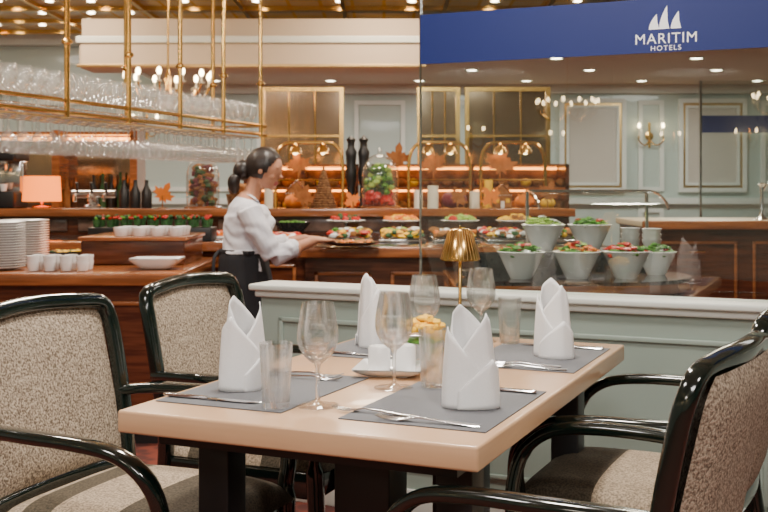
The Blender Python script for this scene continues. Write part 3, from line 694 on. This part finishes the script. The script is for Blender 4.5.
for s in (1,-1):
    sh=(.012,.145*s,1.085); el=(.125,.195*s,.855) if s<0 else (.12,.19*s,.88); wr=(.345,.115*s,WZ-.005)
    b.ball((.012,.14*s,1.075),(.064,.054,.055),'shirt')
    limb([sh,(.06,.18*s,.975),el],[.062,.058,.052]); limb([el,((el[0]+wr[0])/2,(el[1]+wr[1])/2,(el[2]+wr[2])/2+.004)],[.052,.045]);
    b.tube([((el[0]*.52+wr[0]*.48),(el[1]*.52+wr[1]*.48),(el[2]*.52+wr[2]*.48)),((el[0]*.44+wr[0]*.56),(el[1]*.44+wr[1]*.56),(el[2]*.44+wr[2]*.56))],[.050,.047],'shirt',14)
    limb([((el[0]*.6+wr[0]*.4),(el[1]*.6+wr[1]*.4),(el[2]*.6+wr[2]*.4)),wr],[.034,.022])
    h=Vector(wr); d=Vector((.92,-.35*s,-.03)).normalized(); side=Vector((.35*s,.92,0)).normalized()*s
    b.tube([h-d*.01,h+d*.03,h+d*.075],[(.016,.02),(.015,.032),(.012,.034)],'skin',12,nrm=(0,0,1))
    for k,ln in enumerate((.062,.070,.066,.052)):
        o=side*(.026-.0175*k); st=h+d*.07+o
        b.tube([st,st+d*ln*.4+Vector((0,0,.002)),st+d*ln*.75+Vector((0,0,-.010)),st+d*ln*.85+Vector((0,0,-.022))],[.0082,.0078,.007,.006],'skin',8,nrm=(0,0,1))
    st=h+d*.02-side*.028
    b.tube([st,st-side*.018+d*.022+Vector((0,0,.004)),st-side*.02+d*.05+Vector((0,0,.002))],[.011,.0095,.0075],'skin',8,nrm=(0,0,1))
for s in (1,-1):
    limb([(.0,.075*s,.76),(.01,.08*s,.42),(-.005,.08*s,.09)],[.092,.058,.042])
    b.tube([(-.05,.08*s,.035),(.02,.082*s,.04),(.10,.085*s,.03),(.155,.087*s,.022)],[(.03,.032),(.036,.036),(.026,.038),(.014,.026)],'skin',12,nrm=(0,0,1))
ap=[(0,.88,.116,.150),(.0,.84,.124,.160),(.006,.72,.142,.175),(.01,.58,.146,.175),(.012,.42,.150,.178),(.012,.40,.150,.178)]
b.tube([(x,0,z) for x,z,a,c in ap],[(a,c) for x,z,a,c in ap],'skin',28,nrm=(1,0,0))
body=b.obj('tmp_body')
md=body.modifiers.new('r','REMESH'); md.mode='VOXEL'; md.voxel_size=.005
ms=body.modifiers.new('s','SMOOTH'); ms.factor=.5; ms.iterations=3
dg=bpy.context.evaluated_depsgraph_get(); me=bpy.data.meshes.new_from_object(body.evaluated_get(dg)); bpy.data.objects.remove(body)
me.materials.clear()
for k in ('skin','shirt','apron','hair','lip'): me.materials.append(M[k])
HI=HX.inverted()
# cloth folds on shirt / apron (normals read once, positions written once)
NR=[v.normal.copy() for v in me.vertices]; CO=[v.co.copy() for v in me.vertices]; out=[]
for c,nn in zip(CO,NR):
    if c.z<1.12 and not (c.x>.22 and c.z>.8):
        a=math.atan2(c.y,c.x)
        if c.z<.86: k_=.004*math.sin(a*14+math.sin(c.z*9)*1.2)*min(1,(.86-c.z)*4)
        else: k_=.0045*math.sin(c.z*75+a*5+noise.noise(c*8)*5)*max(0,1-abs(c.z-.93)/.15)+.003*noise.noise(c*22)
        c=c+nn*k_
    out+= [c.x,c.y,c.z]
me.vertices.foreach_set('co',out); me.update()
mi=[]
for p in me.polygons:
    c=p.center; ce=HI@c
    arm=abs(c.y)>.138 or c.x>.15
    if c.z<.868 and not (arm and c.z>.78 and (c.x>.06 and abs(c.y)>.135 or c.x>.155)): k=2
    elif c.z<.06: k=2
    elif c.x>.250 and c.z<1.1: k=0
    elif c.z>1.135+ .25*max(0,.03-c.x)-.25*max(0,c.x-.05): k=0
    else: k=1
    if k==0 and c.z>1.2 and abs(ce.z-1.244)<.011 and ce.x>.155 and abs(ce.y)<.024: k=4
    mi.append(k)
me.polygons.foreach_set('material_index',mi); me.polygons.foreach_set('use_smooth',[True]*len(mi)); me.update()
W=bpy.data.objects.new('waitress',me); bpy.context.scene.collection.objects.link(W)
b=MB(); vs=[];fs=[]
ns,nr=48,34
def hv(a,ph):
    r=(.100,.083,.101); x=.074+r[0]*math.cos(ph)*math.cos(a); y=r[1]*math.cos(ph)*math.sin(a); z=1.322+r[2]*math.sin(ph)
    wv=1+.012*math.sin(9*a+4*ph)
    return Vector((.074+(x-.074)*wv,y*wv,z))
g=[[hv(2*PI*k/ns,-PI/2+PI*i/nr) for k in range(ns)] for i in range(nr+1)]
for i in range(nr):
    for k in range(ns):
        q=[g[i][k],g[i][(k+1)%ns],g[i+1][(k+1)%ns],g[i+1][k]]; c=sum(q,Vector())/4
        if c.x>.085+ (c.z-1.24)*.42 and c.z<1.385: continue
        if c.z<1.25 : continue
        o=len(vs); vs+=q; fs.append((o,o+1,o+2,o+3))
b.add(vs,fs,'hair',HX)
b.ball((-.030,0,1.270),(.052,.050,.055),'hair',16,12,X=HX,lump=.04)
b.tube(catmull([(-.035,0,1.26),(-.050,0,1.225),(-.045,0,1.19),(-.040,-.01,1.17)],4),[.02,.026,.030,.032,.032,.032,.031,.030,.028,.024,.02,.014,.006],'hair',12)
for s in (-1,1):
    b.ball((.150,.029*s,1.310),(.011,.014,.009),'eye',12,8,X=HX); b.ball((.1585,.029*s,1.309),(.0035,.0055,.0065),'hair',8,6,X=HX)
    b.tube([HX@Vector((.163,.012*s,1.333)),HX@Vector((.161,.03*s,1.338)),HX@Vector((.147,.047*s,1.332))],.003,'hair',6)
    b.tube([HX@Vector((.160,.017*s,1.315)),HX@Vector((.1615,.03*s,1.319)),HX@Vector((.152,.043*s,1.314))],.0022,'hair',6)
b.tube([(.005,-.165,.872),(.115,-.08,.868),(.132,0,.866),(.115,.08,.868),(.005,.165,.872),(-.10,.08,.875),(-.120,0,.875),(-.10,-.08,.875),(.005,-.165,.872)],(.012,.006),'apron',8,nrm=(0,0,1))
b.tube(catmull([(-.125,0,.875),(-.15,-.02,.84),(-.155,-.03,.76)],4),.009,'apron',6)
for s in (1,-1): b.add([(.055,.004*s,1.128),(.095,.03*s,1.10),(.07,.055*s,1.128),(.02,.058*s,1.158),(-.005,.03*s,1.17),(.04,.035*s,1.163)],[(0,1,2,5),(5,2,3,4)],'shirt')
hair=b.obj('hair_and_details',ang=60); hair.parent=W
WA=math.radians(14); W.location=(-.715,5.43,0); W.rotation_euler=(0,0,WA)
def wl(x,y,z): return (-.715+x*math.cos(WA)-y*math.sin(WA),5.43+x*math.sin(WA)+y*math.cos(WA),z)
b=MB(); b.lathe([(.001,0),(.10,0),(.150,.016),(.153,.02),(.149,.021),(.10,.006),(.001,.005)],'stone',segs=32)
for q in range(56):
    a=random.uniform(0,6.28); r=.11*math.sqrt(random.random()); b.ball((r*math.cos(a),r*math.sin(a),.016+random.uniform(0,.008)),(.015,.014,.009),random.choice(('herb','brown','brown','orange')),6,4,lump=.3)
b.obj('serving_platter',loc=wl(.555,0,.895))
b=MB(); b.lathe([(.001,0),(.05,0),(.11,.07),(.125,.09),(.12,.09),(.05,.01),(.001,.01)],'stone',segs=24)
for q in range(20): b.ball((random.uniform(-.07,.07),random.uniform(-.07,.07),.08),(.025,.025,.015),'green',6,4,lump=.4)
b.obj('black_serving_bowl',loc=(-.60,6.98,.8815))

# ------------------------------------------------------------ lights
def area(loc,size,power,col=(1,.88,.74),rot=(0,0,0)):
    l=bpy.data.lights.new('ceiling_and_fill_light','AREA'); l.shape='DISK'; l.size=size; l.energy=power; l.color=col
    o=bpy.data.objects.new('ceiling_and_fill_light',l); bpy.context.scene.collection.objects.link(o); o.location=loc; o.rotation_euler=rot; return o
area((.1,2.6,2.95),.4,68,(1,.92,.82)); area((-1.6,1.0,2.95),.6,56,(1,.94,.87)); area((1.4,.4,2.95),.6,56,(1,.94,.87)); area((0,-1.2,2.9),1.2,70,(1,.97,.93),(math.radians(25),0,0))  # added lights without fixtures; the camera-side ones are fill for the partition
area((-3,-3.5,2.95),1.0,60)  # unseen fill added behind the camera, replaces world light the closed room blocks
area((-1.9,5.2,2.95),.45,62,(1,.86,.70)); area((-.2,4.9,2.95),.35,64); area((1.6,6.0,2.95),.45,58,(1,.86,.70))
for x in (-1.2,1.0,3.2): area((x,11.0,2.38),.9,46,(1,.95,.86))
area((-4,10.5,2.95),1.0,60)
for x in (-2.6,0,2.6): area((x,8.2,2.95),.7,48,(1,.80,.58))
w=bpy.data.worlds.new('world'); bpy.context.scene.world=w; w.use_nodes=True
w.node_tree.nodes['Background'].inputs[0].default_value=(.95,.96,1,1); w.node_tree.nodes['Background'].inputs[1].default_value=.8
# ------------------------------------------------------------ camera
cd=bpy.data.cameras.new('camera'); cam=bpy.data.objects.new('camera',cd); bpy.context.scene.collection.objects.link(cam)
cam.location=(0,0,1.2); cam.rotation_euler=(PI/2,0,0); cd.lens=50; cd.sensor_width=36; cd.shift_y=-69/768
cd.dof.use_dof=True; cd.dof.focus_distance=2.35; cd.dof.aperture_fstop=9
bpy.context.scene.camera=cam
